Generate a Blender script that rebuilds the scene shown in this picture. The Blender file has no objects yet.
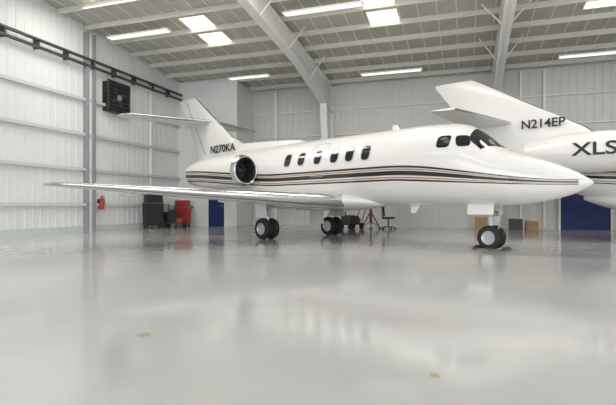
import bpy, bmesh, math, random
from mathutils import Vector, Matrix
from math import sin, cos, pi, radians
random.seed(4)
sc = bpy.context.scene
try:
    sc.view_settings.view_transform = 'Standard'
    sc.view_settings.look = 'None'
except Exception: pass
COL = bpy.context.collection

# ------------------------------------------------------------------ materials
def mat(name, col, rough=.5, metal=0., emit=None, es=0., noise=0., nscale=3., coat=0.):
    m = bpy.data.materials.new(name); m.use_nodes = True
    nt = m.node_tree; b = nt.nodes['Principled BSDF']
    b.inputs['Base Color'].default_value = (*col, 1)
    b.inputs['Roughness'].default_value = rough
    b.inputs['Metallic'].default_value = metal
    if coat: b.inputs['Coat Weight'].default_value = coat; b.inputs['Coat Roughness'].default_value = .08
    if emit:
        b.inputs['Emission Color'].default_value = (*emit, 1); b.inputs['Emission Strength'].default_value = es
    if noise:
        tc = nt.nodes.new('ShaderNodeTexCoord'); n = nt.nodes.new('ShaderNodeTexNoise')
        n.inputs['Scale'].default_value = nscale; n.inputs['Detail'].default_value = 4
        r = nt.nodes.new('ShaderNodeValToRGB')
        r.color_ramp.elements[0].position = .3; r.color_ramp.elements[1].position = .7
        r.color_ramp.elements[0].color = (*[c*(1-noise) for c in col], 1)
        r.color_ramp.elements[1].color = (*[min(1, c*(1+noise*.4)) for c in col], 1)
        nt.links.new(tc.outputs['Object'], n.inputs['Vector']); nt.links.new(n.outputs['Fac'], r.inputs['Fac'])
        nt.links.new(r.outputs['Color'], b.inputs['Base Color'])
    return m

M = {}
M['white'] = mat('white_paint', (.76, .755, .735), .22, coat=.4, noise=.03, nscale=.7)
M['white2'] = mat('jet_white', (.75, .745, .73), .3, coat=.3)
M['metal'] = mat('polished_metal', (.62, .63, .65), .22, 1.)
M['steel'] = mat('steel', (.5, .51, .53), .35, .8)
M['grey'] = mat('grey_paint', (.30, .31, .32), .5, noise=.1)
M['lgrey'] = mat('light_grey', (.55, .56, .57), .5)
M['black'] = mat('black', (.012, .012, .014), .5)
M['glass'] = mat('dark_glass', (.012, .012, .014), .07, coat=.5)
M['rubber'] = mat('rubber', (.02, .02, .021), .75, noise=.3, nscale=20)
M['red'] = mat('red_paint', (.42, .03, .02), .4)
M['blue'] = mat('blue_door', (.008, .025, .13), .5, noise=.15)
M['yellow'] = mat('yellow', (.30, .21, .06), .5)
M['tan'] = mat('cardboard', (.42, .28, .15), .7, noise=.1)
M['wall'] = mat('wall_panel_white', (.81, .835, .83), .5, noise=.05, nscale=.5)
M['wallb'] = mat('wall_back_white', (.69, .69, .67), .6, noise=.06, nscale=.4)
M['frame'] = mat('frame_white', (.83, .83, .81), .45)
M['girt'] = mat('girt_paint', (.60, .65, .66), .5)
M['purlin'] = mat('purlin', (.82, .81, .75), .5)
M['deck'] = mat('roof_deck', (.54, .53, .48), .7, noise=.1, nscale=.8)
M['sky'] = mat('skylight', (.9, .88, .75), .5, emit=(1., .93, .72), es=1.9)
M['tube'] = mat('tube_light', (.9, .9, .88), .5, emit=(1, .97, .9), es=.8)
M['dark'] = mat('dark_steel', (.05, .052, .055), .5)

def livery(name, base, z0, z1, s0, s1, k=1., tanc=(.36, .24, .1)):
    m = mat(name, base, .2, coat=.5)
    nt = m.node_tree; N = nt.nodes; L = nt.links; b = N['Principled BSDF']
    def math_(op, a, c=None, d=None):
        n = N.new('ShaderNodeMath'); n.operation = op
        for i, v in enumerate((a, c, d)):
            if v is None: continue
            if isinstance(v, (int, float)): n.inputs[i].default_value = v
            else: L.new(v, n.inputs[i])
        return n.outputs[0]
    tc = N.new('ShaderNodeTexCoord'); sp = N.new('ShaderNodeSeparateXYZ'); L.new(tc.outputs['Object'], sp.inputs[0])
    s = math_('MULTIPLY', sp.outputs['X'], -1.); z = sp.outputs['Z']
    def mr(v, a, c, d, e, t='SMOOTHSTEP'):
        n = N.new('ShaderNodeMapRange'); n.interpolation_type = t
        L.new(v, n.inputs['Value'])
        for kk, x in zip(('From Min', 'From Max', 'To Min', 'To Max'), (a, c, d, e)): n.inputs[kk].default_value = x
        return n.outputs['Result']
    f = math_('ADD', mr(s, s0, s1, z0, z1), mr(s, 8.0, 12.0, 0., .22))
    g = mr(s, .2, 3.6, .3, 1.)
    d = math_('DIVIDE', math_('SUBTRACT', z, f), g)
    def band(c0, hw):
        return math_('LESS_THAN', math_('ABSOLUTE', math_('SUBTRACT', d, c0)), hw*k)
    ok = math_('GREATER_THAN', s, .1)
    blk = math_('MULTIPLY', math_('MAXIMUM', band(0., .055), math_('MAXIMUM', band(.15, .026), band(-.165, .022))), ok)
    tan = math_('MULTIPLY', math_('MAXIMUM', band(-.105, .018), band(.09, .018)), ok)
    m1 = N.new('ShaderNodeMix'); m1.data_type = 'RGBA'; m1.inputs['A'].default_value = (*base, 1); m1.inputs['B'].default_value = (*tanc, 1)
    L.new(tan, m1.inputs['Factor'])
    m2 = N.new('ShaderNodeMix'); m2.data_type = 'RGBA'; m2.inputs['B'].default_value = (.012, .012, .014, 1)
    L.new(m1.outputs['Result'], m2.inputs['A']); L.new(blk, m2.inputs['Factor'])
    L.new(m2.outputs['Result'], b.inputs['Base Color'])
    return m
M['livery'] = livery('jet_livery', (.76, .755, .735), 1.44, 1.77, .0, 4.2)
M['livery2'] = livery('jet_livery_b', (.75, .745, .73), 1.5, 1.62, .0, 4.2, .7)

# ------------------------------------------------------------------ helpers
def empty(name, loc=(0, 0, 0), rz=0.):
    o = bpy.data.objects.new(name, None); COL.objects.link(o); o.location = loc; o.rotation_euler = (0, 0, rz); return o
def mesh(name, v, f, m, parent=None, smooth=False, mi=None, auto=None):
    me = bpy.data.meshes.new(name); me.from_pydata([tuple(x) for x in v], [], f)
    for x in (m if isinstance(m, (list, tuple)) else [m]): me.materials.append(M[x])
    if mi: 
        for p, k in zip(me.polygons, mi): p.material_index = k
    bm = bmesh.new(); bm.from_mesh(me); bmesh.ops.recalc_face_normals(bm, faces=bm.faces); bm.to_mesh(me); bm.free()
    for p in me.polygons: p.use_smooth = smooth
    o = bpy.data.objects.new(name, me); COL.objects.link(o)
    if parent: o.parent = parent
    if auto:
        me.set_sharp_from_angle(angle=radians(auto))
    return o
class Geo:
    def __init__(s): s.v = []; s.f = []; s.m = []
    def add(s, v, f, k=0):
        n = len(s.v); s.v += [tuple(x) for x in v]; s.f += [tuple(i+n for i in q) for q in f]; s.m += [k]*len(f)
    def box(s, c, d, k=0, R=None):
        v = []
        for x in (-.5, .5):
            for y in (-.5, .5):
                for z in (-.5, .5):
                    p = Vector((x*d[0], y*d[1], z*d[2]))
                    if R: p = R @ p
                    v.append(p+Vector(c))
        s.add(v, [(0, 1, 3, 2), (4, 6, 7, 5), (0, 4, 5, 1), (2, 3, 7, 6), (0, 2, 6, 4), (1, 5, 7, 3)], k)
    def tube(s, a, b, r, k=0, n=12, r2=None):
        a = Vector(a); b = Vector(b); r2 = r if r2 is None else r2
        d = (b-a).normalized(); u = d.orthogonal().normalized(); w = d.cross(u)
        v = [a+(u*cos(2*pi*i/n)+w*sin(2*pi*i/n))*r for i in range(n)]+[b+(u*cos(2*pi*i/n)+w*sin(2*pi*i/n))*r2 for i in range(n)]
        f = [(i, (i+1) % n, n+(i+1) % n, n+i) for i in range(n)]+[tuple(range(n))[::-1], tuple(range(n, 2*n))]
        s.add(v, f, k)
    def lathe(s, prof, c, axis='x', n=36, ks=None):
        v = []
        for (t, r) in prof:
            for i in range(n):
                a = 2*pi*i/n
                if axis == 'x': p = (c[0]+t, c[1]+r*cos(a), c[2]+r*sin(a))
                elif axis == 'y': p = (c[0]+r*cos(a), c[1]+t, c[2]+r*sin(a))
                else: p = (c[0]+r*cos(a), c[1]+r*sin(a), c[2]+t)
                v.append(p)
        s.add(v, [], 0)
        base = len(s.v)-len(v)
        for j in range(len(prof)-1):
            s.f += [(base+j*n+i, base+j*n+(i+1) % n, base+(j+1)*n+(i+1) % n, base+(j+1)*n+i) for i in range(n)]
            s.m += [(ks[j] if ks else 0)]*n
    def build(s, name, mats, parent=None, smooth=False, auto=None):
        return mesh(name, s.v, s.f, mats, parent, smooth, s.m, auto)

def catmull(tab, s):
    n = len(tab)
    if s <= tab[0][0]: return tab[0][1:]
    if s >= tab[-1][0]: return tab[-1][1:]
    i = max(k for k in range(n) if tab[k][0] <= s)
    a, b = tab[i], tab[i+1]; h = b[0]-a[0]; t = (s-a[0])/h
    out = []
    for k in range(1, len(a)):
        d = (b[k]-a[k])/h
        def slope(j):
            if j <= 0 or j >= n-1: return None
            d0 = (tab[j][k]-tab[j-1][k])/(tab[j][0]-tab[j-1][0]); d1 = (tab[j+1][k]-tab[j][k])/(tab[j+1][0]-tab[j][0])
            if d0*d1 <= 0: return 0.
            return 2*d0*d1/(d0+d1)
        m0 = slope(i); m1 = slope(i+1)
        if m0 is None: m0 = d
        if m1 is None: m1 = d
        out.append((2*t**3-3*t*t+1)*a[k]+(t**3-2*t*t+t)*h*m0+(-2*t**3+3*t*t)*b[k]+(t**3-t*t)*h*m1)
    return out

class Body:
    """fuselage; table rows (s, w, ztop, zbot, zc); starboard = -y"""
    def __init__(self, tab): self.tab = tab
    def pt(self, s, phi, off=0.):
        w, zt, zb, zc = catmull(self.tab, s)
        h = zt-zc if cos(phi) > 0 else zc-zb
        p = Vector((-s, -w*sin(phi), zc+h*cos(phi)))
        if off:
            e = 1e-3
            du = self.pt(s+e, phi)-self.pt(s-e, phi); dv = self.pt(s, phi+e)-self.pt(s, phi-e)
            nrm = du.cross(dv).normalized()
            if nrm.dot(Vector((0, -sin(phi), cos(phi)))) < 0: nrm = -nrm
            p += nrm*off
        return p
    def phi(self, s, z):
        w, zt, zb, zc = catmull(self.tab, s)
        h = zt-zc if z > zc else zc-zb
        return math.acos(max(-1, min(1, (z-zc)/h)))
    def build(self, name, m, parent, n=56, rings=150):
        s0, s1 = self.tab[0][0], self.tab[-1][0]
        ss = [s0+(s1-s0)*(i/rings)**1.25 for i in range(rings+1)]
        v = []; f = []
        for s in ss:
            for k in range(n): v.append(self.pt(s, 2*pi*k/n))
        for j in range(rings):
            for k in range(n): f.append((j*n+k, j*n+(k+1) % n, (j+1)*n+(k+1) % n, (j+1)*n+k))
        f.append(tuple(range(n))); f.append(tuple(rings*n+k for k in range(n)))
        return mesh(name, v, f, m, parent, True)
    def patch(self, name, poly, m, parent, off=.006, sub=10, side=1):
        v = []; f = []
        for i in range(sub+1):
            for j in range(sub+1):
                u, w = i/sub, j/sub
                s = (1-u)*(1-w)*poly[0][0]+u*(1-w)*poly[1][0]+u*w*poly[2][0]+(1-u)*w*poly[3][0]
                ph = (1-u)*(1-w)*poly[0][1]+u*(1-w)*poly[1][1]+u*w*poly[2][1]+(1-u)*w*poly[3][1]
                p = self.pt(s, ph, off); v.append((p.x, p.y*side, p.z))
        for i in range(sub):
            for j in range(sub): a = i*(sub+1)+j; f.append((a, a+1, a+sub+2, a+sub+1))
        return mesh(name, v, f, m, parent, True)
    def oval(self, name, s0, z0, hw, hh, m, parent, side=1, off=.006, ex=3.2, inner=0., n=28, rings=4, shear=0.):
        v = []; f = []
        for r in range(rings+1):
            t = inner+(1-inner)*r/rings
            for k in range(n):
                a = 2*pi*k/n
                cx = math.copysign(abs(cos(a))**(2/ex), cos(a)); cz = math.copysign(abs(sin(a))**(2/ex), sin(a))
                s = s0+hw*t*cx+shear*t*cz*hh; z = z0+hh*t*cz
                p = self.pt(s, self.phi(s, z), off); v.append((p.x, p.y*side, p.z))
        for r in range(rings):
            for k in range(n): f.append((r*n+k, r*n+(k+1) % n, (r+1)*n+(k+1) % n, (r+1)*n+k))
        return mesh(name, v, f, m, parent, True)

AF = [(0, 0), (.004, .16), (.02, .30), (.06, .42), (.12, .48), (.25, .5), (.4, .48), (.6, .38), (.8, .21), (1, .02)]
def wing(name, secs, m, parent, vertical=False, le=.07, lem=1, side=1, zs=1.):
    loop = AF+[(x, -y) for x, y in reversed(AF[1:])]
    n = len(loop); v = []; f = []; mi = []
    for (sle, c, r, z, t) in secs:
        for (x, y) in loop:
            s = sle+x*c; h = y*t*c
            if vertical: v.append((-s, h, z))
            else: v.append((-s, -r*side, z+h*zs))
    for j in range(len(secs)-1):
        for k in range(n):
            k2 = (k+1) % n
            f.append((j*n+k, j*n+k2, (j+1)*n+k2, (j+1)*n+k))
            xm = (loop[k][0]+loop[k2][0])/2
            mi.append(lem if xm < le else 0)
    f.append(tuple(range(n))); mi.append(0); f.append(tuple((len(secs)-1)*n+k for k in range(n))); mi.append(0)
    return mesh(name, v, f, m, parent, True, mi, auto=50)

def wheel(g, c, R, w, kt=0, kr=1):
    h = w/2; r = R*.52
    prof = [(-h*.55, .01), (-h*.55, r*.5), (-h*.75, r*.55), (-h*.8, r), (-h*.95, r*1.1), (-h, R*.78), (-h*.8, R*.94), (-h*.4, R), (h*.4, R), (h*.8, R*.94), (h, R*.78), (h*.95, r*1.1), (h*.8, r), (h*.75, r*.55), (h*.55, r*.5), (h*.55, .01)]
    ks = [kr, kr, kr, kr, kt, kt, kt, kt, kt, kt, kt, kr, kr, kr, kr]
    g.lathe(prof, c, 'y', 32, ks)

def text(name, body, loc, size, m, parent, rot, ext=.004, sx=1.):
    cu = bpy.data.curves.new(name, 'FONT'); cu.body = body; cu.size = size; cu.extrude = ext; cu.align_x = 'CENTER'; cu.align_y = 'CENTER'; cu.offset = size*.018
    cu.materials.append(M[m])
    o = bpy.data.objects.new(name, cu); COL.objects.link(o); o.parent = parent; o.location = loc; o.rotation_euler = rot; o.scale = (sx, 1, 1); return o

# ------------------------------------------------------------------ business jet (near)
TH = .784
J = empty('business_jet', (5.465, 9.265, 0), -TH)
B = Body([(-.12, .008, 1.435, 1.42, 1.428), (-.09, .05, 1.475, 1.38, 1.43), (0, .11, 1.535, 1.32, 1.434), (.15, .20, 1.64, 1.24, 1.445), (.35, .295, 1.745, 1.17, 1.46), (.6, .40, 1.86, 1.105, 1.48), (1.0, .55, 2.02, 1.03, 1.55), (1.45, .71, 2.18, .99, 1.65),
          (1.62, .755, 2.26, .985, 1.68), (2.0, .84, 2.58, .98, 1.78), (2.4, .91, 2.84, .98, 1.88), (2.8, .95, 2.92, .99, 1.95), (3.5, .965, 2.96, 1.0, 1.98),
          (9.5, .965, 2.97, 1.02, 1.99), (10.5, .93, 2.97, 1.12, 2.02), (11.5, .80, 2.95, 1.38, 2.15), (12.5, .58, 2.90, 1.80, 2.35), (13.5, .32, 2.82, 2.25, 2.53), (14.2, .12, 2.72, 2.50, 2.61), (14.35, .02, 2.63, 2.59, 2.61)])
B.build('fuselage', 'livery', J)
BF = Body([(4.7, .1, 1.10, 1.0, 1.05), (5.1, .60, 1.25, .93, 1.1), (5.8, .92, 1.4, .86, 1.15), (7.0, .99, 1.45, .84, 1.15), (8.4, .97, 1.45, .86, 1.15), (9.3, .75, 1.4, .95, 1.15), (10.2, .2, 1.25, 1.06, 1.15)])
BF.build('belly_fairing', 'white', J, 40, 60)
d2 = radians
for sd, nm in ((1, 'starboard'), (-1, 'port')):
    for i, s in enumerate((4.75, 5.28, 5.81, 6.43, 7.08, 7.66)):
        B.oval('window_rim_%s_%d' % (nm, i), s, 2.32, .165, .215, 'lgrey', J, sd, .004, inner=.8, rings=1)
        B.oval('cabin_window_%s_%d' % (nm, i), s, 2.32, .13, .18, 'glass', J, sd, .007)
    B.oval('exit_outline_' + nm, 6.43, 2.26, .32, .48, 'grey', J, sd, .003, ex=6, inner=.965, rings=1)
    B.patch('windshield_' + nm, [(1.60, d2(3)), (1.86, d2(52)), (2.14, d2(45)), (2.20, d2(3))], 'glass', J, .006, 12, sd)
    B.oval('cockpit_window_a_' + nm, 2.24, 2.40, .135, .13, 'glass', J, sd, .007, ex=4, shear=.35)
    B.oval('cockpit_window_b_' + nm, 2.64, 2.41, .15, .14, 'glass', J, sd, .007, ex=4, shear=0)
    wing('wing_' + nm, [(5.25, 3.75, 0, 1.10, .12), (5.62, 3.35, .95, 1.13, .12), (8.05, 1.25, 6.72, 1.43, .085), (8.35, 1.0, 7.06, 1.45, .08), (8.75, .55, 7.16, 1.46, .05)], ['white', 'metal'], J, side=sd)
    wing('tailplane_' + nm, [(12.95, 1.75, 0, 4.28, .09), (13.85, .90, 2.85, 4.31, .08), (14.05, .65, 3.05, 4.31, .06)], ['white', 'metal'], J, side=sd, le=.05)
    g = Geo()
    for r in (2.3, 3.9, 5.2):
        t = (r-.95)/5.8; te = 8.97+t*.28; z = 1.13+t*.29
        g.lathe([(-.45, .005), (-.3, .05), (0, .06), (.25, .035), (.4, .004)], (-te+.25, -r*sd, z-.07), 'x', 12)
    g.build('flap_fairings_' + nm, ['white'], J, True)
    g = Geo(); c = (0, -1.46*sd, 2.08)
    pr = [(9.42, .34), (9.2, .34), (9.03, .37), (8.96, .40), (8.95, .42), (8.99, .45), (9.12, .485), (9.5, .52), (10.2, .53), (11.0, .50), (11.6, .43), (11.9, .37), (11.92, .34), (11.5, .32)]
    g.lathe([(-a, r) for a, r in pr], c, 'x', 40, [2, 2, 1, 1, 1, 1, 0, 0, 0, 0, 0, 1, 2])
    g.lathe([(-9.4, .345), (-9.4, .12), (-9.3, .10), (-9.2, .05), (-9.15, .005)], c, 'x', 24, [2, 3, 3, 3])
    g.lathe([(-11.5, .33), (-11.55, .2), (-12.05, .16), (-12.25, .05), (-12.3, .005)], c, 'x', 24, [2, 3, 3, 3])
    for k in range(16):
        a = 2*pi*k/16
        g.box((-9.36, c[1]+.22*cos(a), c[2]+.22*sin(a)), (.04, .02, .22), 3, Matrix.Rotation(-(a+pi/2)+pi, 3, 'X'))
    g.build('engine_nacelle_' + nm, ['livery', 'metal', 'black', 'dark'], J, True, auto=40)
    wing('engine_pylon_' + nm, [(9.7, 1.9, .6, 2.15, .12), (9.7, 1.9, 1.1, 2.15, .12)], ['white', 'white'], J, side=sd)
    g = Geo(); y = -1.42*sd
    for o in (-.155, .155): wheel(g, (-8.0, y+o, .31), .31, .19)
    g.tube((-8.0, y-.16, .31), (-8.0, y+.16, .31), .045, 1)
    g.tube((-8.0, y, .30), (-7.95, y, .75), .045, 2); g.tube((-7.95, y, .65), (-7.9, y, 1.1), .075, 3)
    g.tube((-8.12, y, .42), (-8.2, y, .62), .022, 1); g.tube((-8.2, y, .62), (-8.02, y, .85), .022, 1)
    g.tube((-7.9, y, .9), (-7.4, y, 1.1), .035, 3)
    g.tube((-7.93, y, .95), (-7.93, y+.6*sd, 1.05), .03, 3)
    g.box((-7.95, y-.27*sd, .84), (.5, .02, .40), 4, Matrix.Rotation(.08, 3, 'X'))
    g.box((-7.95, -.62*sd, .66), (.62, .025, .50), 4)
    g.build('main_gear_' + nm, ['rubber', 'steel', 'metal', 'lgrey', 'white'], J, True, auto=35)
wing('vertical_fin', [(10.9, 3.0, 0, 2.75, .075), (11.25, 2.77, 0, 3.25, .075), (14.05, 1.32, 0, 5.30, .075), (14.25, 1.15, 0, 5.40, .05)], ['white', 'metal'], J, vertical=True, le=.02)
g = Geo()
pts = [(7.7, 2.95, .02), (8.1, 3.07, .07), (8.6, 3.12, .09), (11.0, 3.24, .07), (11.6, 3.52, .05)]
v = []
for s, z, w in pts: v += [(-s, -w*2.2, 2.85), (-s, -w, z-.03), (-s, 0, z), (-s, w, z-.03), (-s, w*2.2, 2.85)]
f = []
for j in range(len(pts)-1):
    for k in range(4): f.append((j*5+k, j*5+k+1, (j+1)*5+k+1, (j+1)*5+k))
f += [(0, 1, 2, 3, 4), (20, 21, 22, 23, 24)]
mesh('dorsal_fin', v, f, 'white', J, True, auto=50)
g = Geo()
for sd in (-1, 1):
    for j in range(12):
        t = j/12; t2 = (j+1)/12
        g.tube((-(13.35+1.45*t), sd*(.085-.035*t), 3.0+2.3*t), (-(13.35+1.45*t2), sd*(.085-.035*t2), 3.0+2.3*t2), .012, 0, 6)
g.build('rudder_hinge_line', ['grey'], J)
g = Geo(); g.lathe([(-12.7, .005), (-12.9, .07), (-13.4, .11), (-14.4, .10), (-14.9, .05), (-15.1, .004)], (0, 0, 4.28), 'x', 20); g.build('tail_bullet', ['white'], J, True)
wing('ventral_fin', [(12.4, 1.3, 0, 2.1, .06), (12.2, 1.2, 0, 1.72, .06)], ['white', 'white'], J, vertical=True)
text('registration', 'N270KA', (-12.1, -.16, 3.12), .40, 'black', J, (pi/2, 0, 0), sx=1.1)
text('registration_port', 'N270KA', (-12.1, .16, 3.12), .40, 'black', J, (pi/2, 0, pi), sx=1.1)
g = Geo(); x = -1.9
for o in (-.115, .115): wheel(g, (x, o, .27), .27, .15)
g.tube((x, -.12, .27), (x, .12, .27), .04, 1)
g.tube((x, 0, .25), (x-.02, 0, .66), .035, 2); g.tube((x-.02, 0, .55), (x-.05, 0, 1.1), .06, 3)
g.tube((x+.09, 0, .36), (x+.18, 0, .53), .018, 1); g.tube((x+.18, 0, .53), (x+.02, 0, .72), .018, 1)
g.tube((x-.04, 0, .75), (x-.5, 0, 1.08), .03, 3)
g.tube((x+.06, -.09, .82), (x+.06, .09, .82), .03, 1); g.tube((x+.07, 0, .80), (x+.14, 0, .80), .06, 2)
for sd in (-1, 1):
    g.box((x-.15, .24*sd, .90), (.6, .018, .24), 4, Matrix.Rotation(.15*sd, 3, 'X'))
    g.tube((x-.1, .23*sd, .88), (x-.03, .05*sd, .95), .012, 1)
g.build('nose_gear', ['rubber', 'steel', 'metal', 'lgrey', 'white'], J, True, auto=35)
g = Geo(); g.tube((-1.25, -.64, 1.55), (-1.12, -.75, 1.53), .012, 0); g.tube((-1.12, -.75, 1.53), (-.95, -.75, 1.53), .01, 0)
g.tube((-1.25, .64, 1.55), (-1.12, .75, 1.53), .012, 0); g.tube((-1.12, .75, 1.53), (-.95, .75, 1.53), .01, 0)
g.build('pitot_probes', ['steel'], J)
wing('antenna_top', [(4.3, .28, 0, 2.94, .1), (4.42, .14, 0, 3.10, .1)], ['white', 'white'], J, vertical=True)
wing('antenna_belly', [(3.7, .3, 0, 1.02, .1), (3.85, .15, 0, .8, .1)], ['white', 'white'], J, vertical=True)

# ------------------------------------------------------------------ second jet
TH2 = .65
K = empty('business_jet.001', (16.96, 7.39, 0), -TH2)
B2 = Body([(0, .02, 1.50, 1.46, 1.48), (.1, .2, 1.68, 1.3, 1.49), (.4, .4, 1.85, 1.12, 1.5), (1.2, .66, 2.1, .98, 1.58), (1.9, .78, 2.3, .95, 1.7), (2.7, .88, 2.75, .93, 1.8), (3.4, .91, 2.83, .93, 1.87),
           (9.3, .91, 2.83, .95, 1.88), (10.6, .85, 2.83, 1.15, 1.98), (12.0, .62, 2.80, 1.65, 2.2), (13.2, .38, 2.74, 2.1, 2.42), (14.2, .15, 2.65, 2.4, 2.53), (14.4, .02, 2.55, 2.5, 2.53)])
B2.build('fuselage', 'livery2', K, 48, 90)
BF2 = Body([(5.0, .1, 1.1, 1.0, 1.05), (5.6, .8, 1.3, .78, 1.05), (7.2, 1.08, 1.4, .70, 1.05), (9.4, 1.0, 1.4, .74, 1.05), (10.4, .6, 1.35, .92, 1.1), (11.0, .1, 1.3, 1.15, 1.2)])
BF2.build('belly_fairing', 'white2', K, 36, 40)
for sd, nm in ((1, 'starboard'), (-1, 'port')):
    for i in range(6): B2.oval('cabin_window_%s_%d' % (nm, i), 4.4+.78*i, 2.2, .15, .2, 'glass', K, sd)
    B2.patch('windshield_' + nm, [(1.95, d2(3)), (2.15, d2(52)), (2.55, d2(46)), (2.6, d2(3))], 'glass', K, .006, 8, sd)
    wing('wing_' + nm, [(6.3, 3.0, 0, 1.0, .12), (6.6, 2.6, 1.0, 1.03, .12), (7.4, 1.0, 8.3, 1.35, .1), (7.6, .7, 8.5, 1.36, .06)], ['white2', 'metal'], K, side=sd)
    wing('tailplane_' + nm, [(13.0, 1.5, 0, 3.65, .09), (13.9, .8, 2.7, 3.8, .08)], ['white2', 'metal'], K, side=sd, le=.05)
    g = Geo(); c = (0, -1.48*sd, 2.42)
    pr = [(9.7, .34), (9.4, .34), (9.3, .37), (9.28, .40), (9.34, .45), (9.7, .52), (10.5, .55), (11.4, .52), (12.0, .42), (12.25, .36), (12.1, .32)]
    g.lathe([(-a, r) for a, r in pr], c, 'x', 36, [2, 1, 1, 1, 0, 0, 0, 0, 0, 2])
    g.lathe([(-9.65, .35), (-9.62, .12), (-9.4, .01)], c, 'x', 20, [2, 3]); g.lathe([(-12.1, .33), (-12.1, .01)], c, 'x', 20, [2])
    g.build('engine_nacelle_' + nm, ['white2', 'metal', 'black', 'dark'], K, True, auto=40)
    wing('engine_pylon_' + nm, [(9.9, 1.9, .5, 2.4, .14), (9.9, 1.9, 1.1, 2.4, .14)], ['white2', 'white2'], K, side=sd)
    g = Geo(); y = -2.2*sd
    wheel(g, (-8.6, y, .3), .3, .22); g.tube((-8.6, y, .3), (-8.3, y, .55), .05, 1); g.tube((-8.3, y, .5), (-8.3, y, 1.05), .06, 1)
    g.tube((-8.6, y-.15, .3), (-8.6, y+.15, .3), .04, 1)
    g.build('main_gear_' + nm, ['rubber', 'steel'], K, True, auto=35)
wing('vertical_fin', [(10.2, 4.0, 0, 2.7, .05), (10.9, 3.3, 0, 3.3, .06), (14.1, 1.5, 0, 5.15, .07), (14.3, 1.3, 0, 5.24, .05)], ['white2', 'metal'], K, vertical=True, le=.02)
text('registration', 'N214EP', (-12.1, -.16, 3.52), .38, 'black', K, (pi/2, 0, 0))
text('type_marking', 'XLS', (-10.52, -2.035, 2.44), .47, 'black', K, (pi/2, 0, 0), sx=1.3)
g = Geo(); wheel(g, (-1.8, 0, .24), .24, .18); g.tube((-1.8, -.12, .24), (-1.8, .12, .24), .03, 1); g.tube((-1.8, 0, .24), (-1.85, 0, 1.05), .05, 1)
g.build('nose_gear', ['rubber', 'steel'], K, True, auto=35)

# ------------------------------------------------------------------ hangar shell, (a,b) frame
p = Vector((.948, -.317, 0)).normalized(); w = Vector((.317, .948, 0)).normalized()
ROT = math.atan2(p.y, p.x)
AL, AR, BB, BO, BF_ = -13.52, 21., 22.0, 20.15, -9.
RZ = Matrix.Rotation(ROT, 4, 'Z')
def place(o): o.matrix_world = RZ @ o.matrix_world; return o
K_R = .1015
def roofz(b): return 7.12-K_R*(b-20.15)

def floor_mat():
    m = mat('epoxy_floor', (.5, .52, .53), .25)
    nt = m.node_tree; N = nt.nodes; L = nt.links; b = N['Principled BSDF']
    tc = N.new('ShaderNodeTexCoord')
    def noise(sc_, det, ro=.5, st=(1, 1, 1)):
        mp = N.new('ShaderNodeMapping'); mp.inputs['Scale'].default_value = st
        n = N.new('ShaderNodeTexNoise'); n.inputs['Scale'].default_value = sc_; n.inputs['Detail'].default_value = det; n.inputs['Roughness'].default_value = ro
        L.new(tc.outputs['Object'], mp.inputs[0]); L.new(mp.outputs[0], n.inputs['Vector']); return n.outputs['Fac']
    def ramp(v, e):
        r = N.new('ShaderNodeValToRGB'); cr = r.color_ramp
        cr.elements[0].position, cr.elements[0].color = e[0][0], (*e[0][1], 1)
        cr.elements[1].position, cr.elements[1].color = e[1][0], (*e[1][1], 1)
        L.new(v, r.inputs[0]); return r.outputs['Color']
    c1 = ramp(noise(.4, 6, .6), [(.3, (.485, .49, .485)), (.7, (.565, .565, .555))])
    L.new(c1, b.inputs['Base Color'])
    rr = N.new('ShaderNodeMapRange'); rr.inputs['To Min'].default_value = .07; rr.inputs['To Max'].default_value = .16
    rr.inputs['From Min'].default_value = .3; rr.inputs['From Max'].default_value = .7
    L.new(noise(.9, 4, .55), rr.inputs['Value']); L.new(rr.outputs[0], b.inputs['Roughness'])
    b.inputs['Specular IOR Level'].default_value = .85
    bp = N.new('ShaderNodeBump'); bp.inputs['Strength'].default_value = .02; bp.inputs['Distance'].default_value = .03
    L.new(noise(3.5, 4), bp.inputs['Height']); L.new(bp.outputs[0], b.inputs['Normal'])
    return m
M['floor'] = floor_mat()
g = Geo(); g.box(((AL+AR)/2, (BB+BF_)/2, -.1), (AR-AL+.6, BB-BF_+.6, .2)); place(g.build('floor', ['floor']))
M['asphalt'] = mat('apron_concrete', (.42, .42, .41), .8, noise=.1)
g = Geo(); g.box((4, -40, -.12), (120, 61.4, .2)); place(g.build('ground_apron', ['asphalt']))

def wall_profile(name, a0, b0, b1, m, flip=1):
    g = Geo()
    z0, z1 = roofz(b0), roofz(b1)
    v = [(a0, b0, 0), (a0, b1, 0), (a0, b1, z1), (a0, b0, z0), (a0-.2*flip, b0, 0), (a0-.2*flip, b1, 0), (a0-.2*flip, b1, z1), (a0-.2*flip, b0, z0)]
    g.add(v, [(0, 1, 2, 3), (4, 5, 6, 7), (0, 1, 5, 4), (1, 2, 6, 5), (2, 3, 7, 6), (3, 0, 4, 7)])
    b = b0+.15
    while b < b1-.1:
        g.box((a0+.008*flip, b, roofz(b)/2-.01), (.02, .05, roofz(b)-.03)); b += .305
    return place(g.build(name, [m]))
wall_profile('wall_left', AL, BF_, BB, 'wall', 1)
wall_profile('wall_right', AR, BF_, BB, 'wall', -1)
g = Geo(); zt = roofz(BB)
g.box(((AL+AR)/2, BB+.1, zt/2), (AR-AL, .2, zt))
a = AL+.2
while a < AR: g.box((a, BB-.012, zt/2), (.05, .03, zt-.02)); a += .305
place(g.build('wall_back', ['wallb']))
ABX = -10.35
g = Geo(); zt = roofz(BO)-.02
g.box(((AL+ABX)/2+.01, BO+.06, zt/2), (ABX-AL-.02, .12, zt))
g.box((ABX-.06, (BO+BB)/2, roofz(BB)/2), (.12, BB-BO-.02, roofz(BB)-.02))
place(g.build('wall_corner_room', ['wall']))

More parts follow.
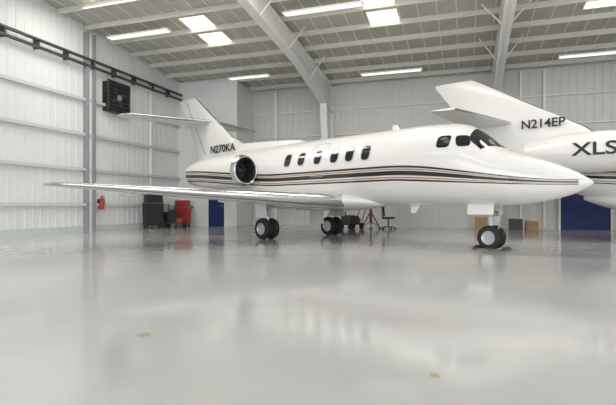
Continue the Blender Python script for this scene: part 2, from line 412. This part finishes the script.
g = Geo()
for z in (1.0, 2.3, 3.6, 4.9): g.box((AL+.09, (BF_+BO)/2, z), (.10, BO-BF_-.1, .05), 0); g.box((AL+.15, (BF_+BO)/2, z+.03), (.015, BO-BF_-.1, .11), 0)
g.box((AL+.035, (BF_+BO)/2, .12), (.03, BO-BF_-.1, .24), 0)
place(g.build('trim_girts', ['girt']))
g = Geo()
for z in (6.18, 6.42): g.box((AL+.24, (BF_+BO)/2, z), (.12, BO-BF_-.1, .07), 0)
b = BF_+.5
while b < BO: g.box((AL+.14, b, 6.3), (.22, .06, .34), 0); b += 1.2
place(g.build('trim_door_track', ['dark']))
g = Geo()
for b in (-5.5, 1.2, 7.6, 14.19):
    zt = roofz(b)-.3
    g.box((AL+.16, b-.17, zt/2), (.24, .05, zt), 1); g.box((AL+.16, b+.17, zt/2), (.24, .05, zt), 1); g.box((AL+.12, b, zt/2), (.04, .34, zt), 0)
g.box((AL+.1, 17.9, 3.2), (.10, .10, 6.3), 0)
place(g.build('trim_posts', ['frame', 'grey']))

g = Geo(); T = .12
v = []
for (a, b) in ((AL-.2, BF_-.2), (AR+.2, BF_-.2), (AR+.2, BB+.2), (AL-.2, BB+.2)): v += [(a, b, roofz(b)), (a, b, roofz(b)+T)]
g.add(v, [(0, 2, 4, 6), (1, 3, 5, 7), (0, 1, 3, 2), (2, 3, 5, 4), (4, 5, 7, 6), (6, 7, 1, 0)])
place(g.build('ceiling', ['deck']))
g = Geo(); sl = Matrix.Rotation(-math.atan(K_R), 3, 'X')
b = BF_+.6
while b < BB-.3:
    g.box(((AL+AR)/2, b, roofz(b)-.10), (AR-AL-.1, .02, .19), 0, sl); g.box(((AL+AR)/2, b-.035, roofz(b)-.195), (AR-AL-.1, .07, .015), 0, sl); b += 1.25
a = AL+.4
while a < AR:
    n = Vector((a, (BF_+BB)/2, roofz((BF_+BB)/2)-.012)); g.box(n, (.035, (BB-BF_)/cos(math.atan(K_R))-.3, .022), 0, sl); a += .61
place(g.build('ceiling_purlins', ['purlin']))

def frame(a):
    g = Geo(); hw = .16; tf = .02
    def dep(b): return .72+(.55*max(0, (b-17)/4.5))
    bs = [BF_+.2, 5, 12, 17, 19, 21.0, BB-.05]
    for i in range(len(bs)-1):
        b0, b1 = bs[i], bs[i+1]
        t0, t1 = roofz(b0)-.2, roofz(b1)-.2; u0, u1 = t0-dep(b0), t1-dep(b1)
        def slab(x0, x1, za0, za1, zb0, zb1):
            v = [(x0, b0, za0), (x1, b0, za0), (x1, b1, za1), (x0, b1, za1), (x0, b0, zb0), (x1, b0, zb0), (x1, b1, zb1), (x0, b1, zb1)]
            g.add(v, [(0, 1, 2, 3), (4, 5, 6, 7), (0, 1, 5, 4), (1, 2, 6, 5), (2, 3, 7, 6), (3, 0, 4, 7)])
        slab(a-.012, a+.012, t0, t1, u0, u1)
        slab(a-hw, a+hw, t0, t1, t0-tf, t1-tf)
        slab(a-hw, a+hw, u0+tf, u1+tf, u0, u1)
    zt = roofz(BB-.5)-1.2
    for (b0t, b0b, th_) in ((BB-.06, BB-.06, tf), (BB-1.25, BB-.55, tf)):
        v = []
        for x in (a-hw, a+hw):
            for bb in (0, th_): v += [(x, b0b-bb, 0), (x, b0t-bb, zt)]
        g.add(v, [(0, 1, 3, 2), (4, 5, 7, 6), (0, 1, 5, 4), (2, 3, 7, 6), (0, 2, 6, 4), (1, 3, 7, 5)])
    v = []
    for x in (a-.01, a+.01): v += [(x, BB-.06, 0), (x, BB-.55, 0), (x, BB-1.25, zt), (x, BB-.06, zt+.0)]
    g.add(v, [(0, 1, 2, 3), (4, 5, 6, 7), (0, 1, 5, 4), (1, 2, 6, 5), (2, 3, 7, 6), (3, 0, 4, 7)])
    b = 1.
    while b < 19:
        zb = roofz(b)-.2-dep(b)
        for sd in (-1, 1): g.tube((a+sd*.1, b, zb+.03), (a+sd*.75, b, roofz(b)-.15), .02, 0, 6)
        b += 2.5
    place(g.build('steel_roof_frame', ['frame']))
for a in (-6.2, 1.2, 8.6, 15.9): frame(a)
g = Geo()
for z in (2.3, 4.4, 5.6): g.box(((ABX+AR)/2, BB-.07, z), (AR-ABX-.1, .08, .05), 0)
for a in (2.2, 3.1, 5.9): g.box((a, BB-.09, 3.4), (.1, .12, 6.6), 0)
g.box((-9.0, BB-.09, 3.4), (.14, .12, 6.6), 0)
g.box((ABX+.02, BO-.06, roofz(BO)/2-.02), (.22, .14, roofz(BO)-.1), 0)
place(g.build('trim_back_wall', ['frame']))

k = 1
def sky(a, b, da=1.05, db=1.05):
    global k
    g = Geo(); g.box((a, b, roofz(b)-.02), (da, db, .03), 0, sl)
    for s_ in (-1, 1):
        g.box((a+s_*da/2, b, roofz(b)-.03), (.05, db+.05, .06), 1, sl); g.box((a, b+s_*db/2, roofz(b+s_*db/2)-.03), (da, .05, .06), 1, sl)
    place(g.build('window_%d' % k, ['sky', 'frame'])); k += 1
for a in (-9.2, -2.7, 4.1, 11.):
    for b in (2.5, 3.75, 8.75, 10, 14.98, 16.25): sky(a, b+.02 if a < 4 else b+.6)
def strip(a, b, dz, L_=2.4):
    g = Geo(); z = roofz(b)-dz
    g.box((a, b, z), (L_, .28, .05), 0); g.box((a, b-.08, z-.04), (L_-.1, .04, .04), 1); g.box((a, b+.08, z-.04), (L_-.1, .04, .04), 1)
    for s_ in (-1, 1): g.tube((a+s_*L_*.4, b, z), (a+s_*L_*.4, b, z+dz-.21), .01, 0, 6)
    place(g.build('strip_light', ['frame', 'tube']))
for a in (-11.5, -4.4, 3.6, 11): strip(a, 14.6, .34, 2.7)
for a in (-3.0, 4.6): strip(a, 20.0, .5, 2.6)
strip(-9.2, 19.2, .45, 2.0)
for a in (-11.2, -3.9, 3.6, 11): strip(a, 8.2, .34)

def door(n, a, b, wd, h):
    g = Geo(); g.box((a, b-.03, h/2), (wd, .05, h), 0)
    for s_ in (-1, 1): g.box((a+s_*(wd/2+.04), b-.04, h/2+.03), (.08, .07, h+.06), 1)
    g.box((a, b-.04, h+.05), (wd+.16, .07, .08), 1); g.tube((a+wd*.38, b-.06, 1.0), (a+wd*.38, b-.12, 1.0), .03, 2)
    place(g.build('door_%d' % n, ['blue', 'frame', 'steel']))
door(1, -11.35, BO-.0, .85, 2.1)
door(2, 4.6, BB-.12, 1.8, 2.05)

g = Geo(); fb, fz, fa = 15.6, 5.3, AL+.10
g.box((fa+.05, fb, fz), (.3, 1.15, 1.15), 0)
g.box((fa+.21, fb, fz+.6), (.06, 1.25, .05), 1); g.box((fa+.21, fb, fz-.6), (.06, 1.25, .05), 1); g.box((fa+.21, fb-.6, fz), (.06, .05, 1.2), 1); g.box((fa+.21, fb+.6, fz), (.06, .05, 1.2), 1)
for i in range(7): g.box((fa+.22, fb, fz-.48+.16*i), (.05, 1.1, .02), 1, Matrix.Rotation(.5, 3, 'Y'))
for i in range(2): g.box((fa+.2, fb, fz), (.02, .9, .13), 1, Matrix.Rotation(i*pi/2+.5, 3, 'X'))
g.lathe([(0, .01), (0, .12), (-.08, .12)], (fa+.25, fb, fz), 'x', 16, [2, 2])
place(g.build('wall_exhaust_fan', ['black', 'dark', 'grey']))

g = Geo(); e = (AL+.22, 14.75, .85)
g.lathe([(0, .01), (0, .09), (.38, .09), (.45, .05), (.48, .03), (.52, .03), (.52, .005)], e, 'z', 20, [0, 0, 0, 0, 1, 1])
g.tube((e[0], e[1], e[2]+.5), (e[0]+.12, e[1], e[2]+.54), .012, 1); g.tube((e[0]+.03, e[1]+.08, e[2]+.48), (e[0]+.06, e[1]+.12, e[2]+.15), .012, 1)
g.box((AL+.09, e[1], e[2]+.25), (.1, .06, .3), 1)
place(g.build('fire_extinguisher', ['red', 'black'], smooth=True, auto=40))

# ------------------------------------------------------------------ ground equipment
def cart(name, a, b, rz, cols, L_=1.3, W=.6, H=.75):
    g = Geo()
    g.box((0, 0, .22), (L_, W, .06), 1)
    g.box((-.12*L_, 0, .22+H*.3), (L_*.6, W*.9, H*.55), 0)
    g.tube((-.1*L_, -W*.4, H*.85), (-.1*L_, W*.4, H*.85), W*.18, 1)
    for x in (-.4, .4):
        for y in (-.42, .42):
            g.lathe([(-.04, .01), (-.04, .13), (.04, .13), (.04, .01)], (x*L_, y*W, .13), 'y', 16, [1, 1, 1])
            g.tube((x*L_, y*W, .13), (x*L_, y*W*.7, .24), .02, 1, 6)
    g.tube((L_*.5, -.15, .25), (L_*.85, -.15, .95), .02, 2, 8); g.tube((L_*.5, .15, .25), (L_*.85, .15, .95), .02, 2, 8); g.tube((L_*.85, -.17, .95), (L_*.85, .17, .95), .025, 1, 8)
    g.box((.3*L_, 0, .36), (L_*.25, W*.6, .2), 2)
    g.tube((-.3*L_, .1, H*.8), (-.3*L_, .1, H*1.25), .025, 1, 8)
    o = g.build(name, cols, auto=35, smooth=True); P = p*a+w*b; o.location = (P.x, P.y, 0); o.rotation_euler = (0, 0, rz); return o
def toolchest(name, a, b, rz, c, sc_=1.):
    g = Geo(); g.box((0, 0, .62), (.75, .5, .95), 0)
    for i in range(6): g.box((0, -.255, .25+i*.14), (.68, .02, .115), 0); g.box((0, -.275, .29+i*.14), (.5, .02, .015), 2)
    g.box((0, 0, 1.3), (.7, .45, .34), 0); g.box((0, 0, 1.12), (.78, .52, .03), 1)
    for i in range(2): g.box((0, -.235, 1.22+i*.14), (.62, .02, .11), 0)
    for x in (-.3, .3):
        for y in (-.18, .18): g.lathe([(-.025, .005), (-.025, .065), (.025, .065), (.025, .005)], (x, y, .065), 'y', 14, [1]*3); g.box((x, y, .13), (.05, .05, .05), 1)
    g.tube((.4, -.2, .95), (.4, .2, .95), .015, 2)
    o = g.build(name, c); P = p*a+w*b; o.location = (P.x, P.y, 0); o.rotation_euler = (0, 0, rz); o.scale = (sc_, sc_, sc_); return o
toolchest('tool_chest', -12.85, 17.3, ROT+.9, ['black', 'dark', 'dark'])
toolchest('tool_chest.001', -12.7, 19.3, ROT+.1, ['red', 'dark', 'dark'], .85)
cart('air_compressor', -12.35, 18.1, ROT+.2, ['black', 'dark', 'red'], .95, .55, .85)
cart('ground_power_cart', -4.6, 19.6, .9, ['dark', 'black', 'red'], 1.1, .5, .6)
g = Geo()
g.box((0, 0, .48), (.48, .46, .08), 0); g.box((-.22, 0, .82), (.06, .42, .5), 0, Matrix.Rotation(-.12, 3, 'Y')); g.tube((0, 0, .12), (0, 0, .45), .03, 1); g.tube((-.2, 0, .45), (-.24, 0, .65), .025, 1)
for i in range(5):
    an = 2*pi*i/5; g.tube((0, 0, .13), (.28*cos(an), .28*sin(an), .08), .02, 1, 8); g.lathe([(-.02, .005), (-.02, .035), (.02, .035), (.02, .005)], (.28*cos(an), .28*sin(an), .035), 'y', 12, [1]*3)
o = g.build('office_chair', ['black', 'dark'], auto=35, smooth=True); P = p*-3.1+w*19.9; o.location = (P.x, P.y, 0)
def tripod(name, a, b):
    g = Geo()
    g.tube((0, 0, .25), (0, 0, .85), .06, 0); g.tube((0, 0, .85), (0, 0, 1.0), .03, 1)
    for i in range(3):
        an = 2*pi*i/3+.4; g.tube((0, 0, .75), (.45*cos(an), .45*sin(an), .03), .025, 1, 8); g.tube((0, 0, .3), (.4*cos(an), .4*sin(an), .1), .015, 1, 6); g.lathe([(0, .01), (0, .08), (.03, .08), (.03, .01)], (.45*cos(an), .45*sin(an), 0), 'z', 14, [1]*3)
    o = g.build(name, ['red', 'dark'], auto=35, smooth=True); P = p*a+w*b; o.location = (P.x, P.y, 0)
tripod('aircraft_jack', -3.9, 20.2)
def carton(a, b, sx_, sy_, sz, m):
    g = Geo(); g.box((0, 0, sz/2), (sx_, sy_, sz), 0); g.box((0, 0, sz+.004), (sx_*.12, sy_, .006), 1); g.box((-sx_*.25, 0, sz+.01), (sx_*.48, sy_, .012), 0)
    o = g.build('storage_box', [m, 'lgrey']); P = p*a+w*b; o.location = (P.x, P.y, 0); o.rotation_euler = (0, 0, ROT)
carton(.6, 21.3, .5, .4, .5, 'tan'); carton(1.9, 20.9, .5, .4, .45, 'dark'); carton(2.55, 21.3, .45, .4, .35, 'tan')
def chock(x, y):
    g = Geo()
    for o_ in (.0, .64):
        v = [(o_, -.18, 0), (o_+.13, -.18, 0), (o_+.065, -.18, .08), (o_, .18, 0), (o_+.13, .18, 0), (o_+.065, .18, .08)]
        g.add(v, [(0, 1, 2), (3, 4, 5), (0, 1, 4, 3), (1, 2, 5, 4), (2, 0, 3, 5)], 0)
    g.tube((.1, -.19, .02), (.68, -.19, .02), .008, 1, 6)
    o = g.build('wheel_chocks', ['dark', 'yellow']); o.location = (x, y, 0); o.rotation_euler = (0, 0, -TH)
u = Vector((cos(TH), -sin(TH), 0))
P = Vector((5.465, 9.265, 0))-u*(1.9+.385); chock(P.x, P.y)
g = Geo()
for (x, y, a, b) in ((-1.23, 3.55, .05, .02), (.72, 2.70, .03, .012)):
    n = 14; vs = [(x+a*cos(2*pi*i/n)*(1+.2*sin(3*i)), y+b*3*sin(2*pi*i/n)*(1+.2*cos(2*i)), .001) for i in range(n)]
    g.add(vs, [tuple(range(n))])
M['stain'] = mat('oil_stain', (.42, .34, .20), .3)
g.build('floor_stain', ['stain'])

# ------------------------------------------------------------------ light
W = bpy.data.worlds.new('World'); sc.world = W; W.use_nodes = True
W.node_tree.nodes['Background'].inputs[0].default_value = (.965, .97, .99, 1); W.node_tree.nodes['Background'].inputs[1].default_value = 3.6
def area(name, a, b, z, sx, sy, pw, col=(1, .965, .91)):
    L = bpy.data.lights.new(name, 'AREA'); L.shape = 'RECTANGLE'; L.size = sx; L.size_y = sy; L.energy = pw; L.color = col
    o = bpy.data.objects.new(name, L); COL.objects.link(o); P = p*a+w*b; o.location = (P.x, P.y, z); o.rotation_euler = (0, 0, ROT); return o
for a in (-9.8, -2.5, 4.9, 12.2):
    for b, e_ in ((3., 110), (12.2, 220)): area('ceiling_fill', a, b, roofz(b)-.25, 5., 1.2, e_)  # added soft fill panels under the roof, no fixtures; they brighten the interior

# ------------------------------------------------------------------ camera
cd = bpy.data.cameras.new('camera'); cam = bpy.data.objects.new('camera', cd); COL.objects.link(cam)
cam.location = (0, 0, .964); cam.rotation_euler = (pi/2, 0, 0)
cd.sensor_width = 36; cd.lens = 36*472.9/616; cd.shift_y = 3.9/616
sc.camera = cam
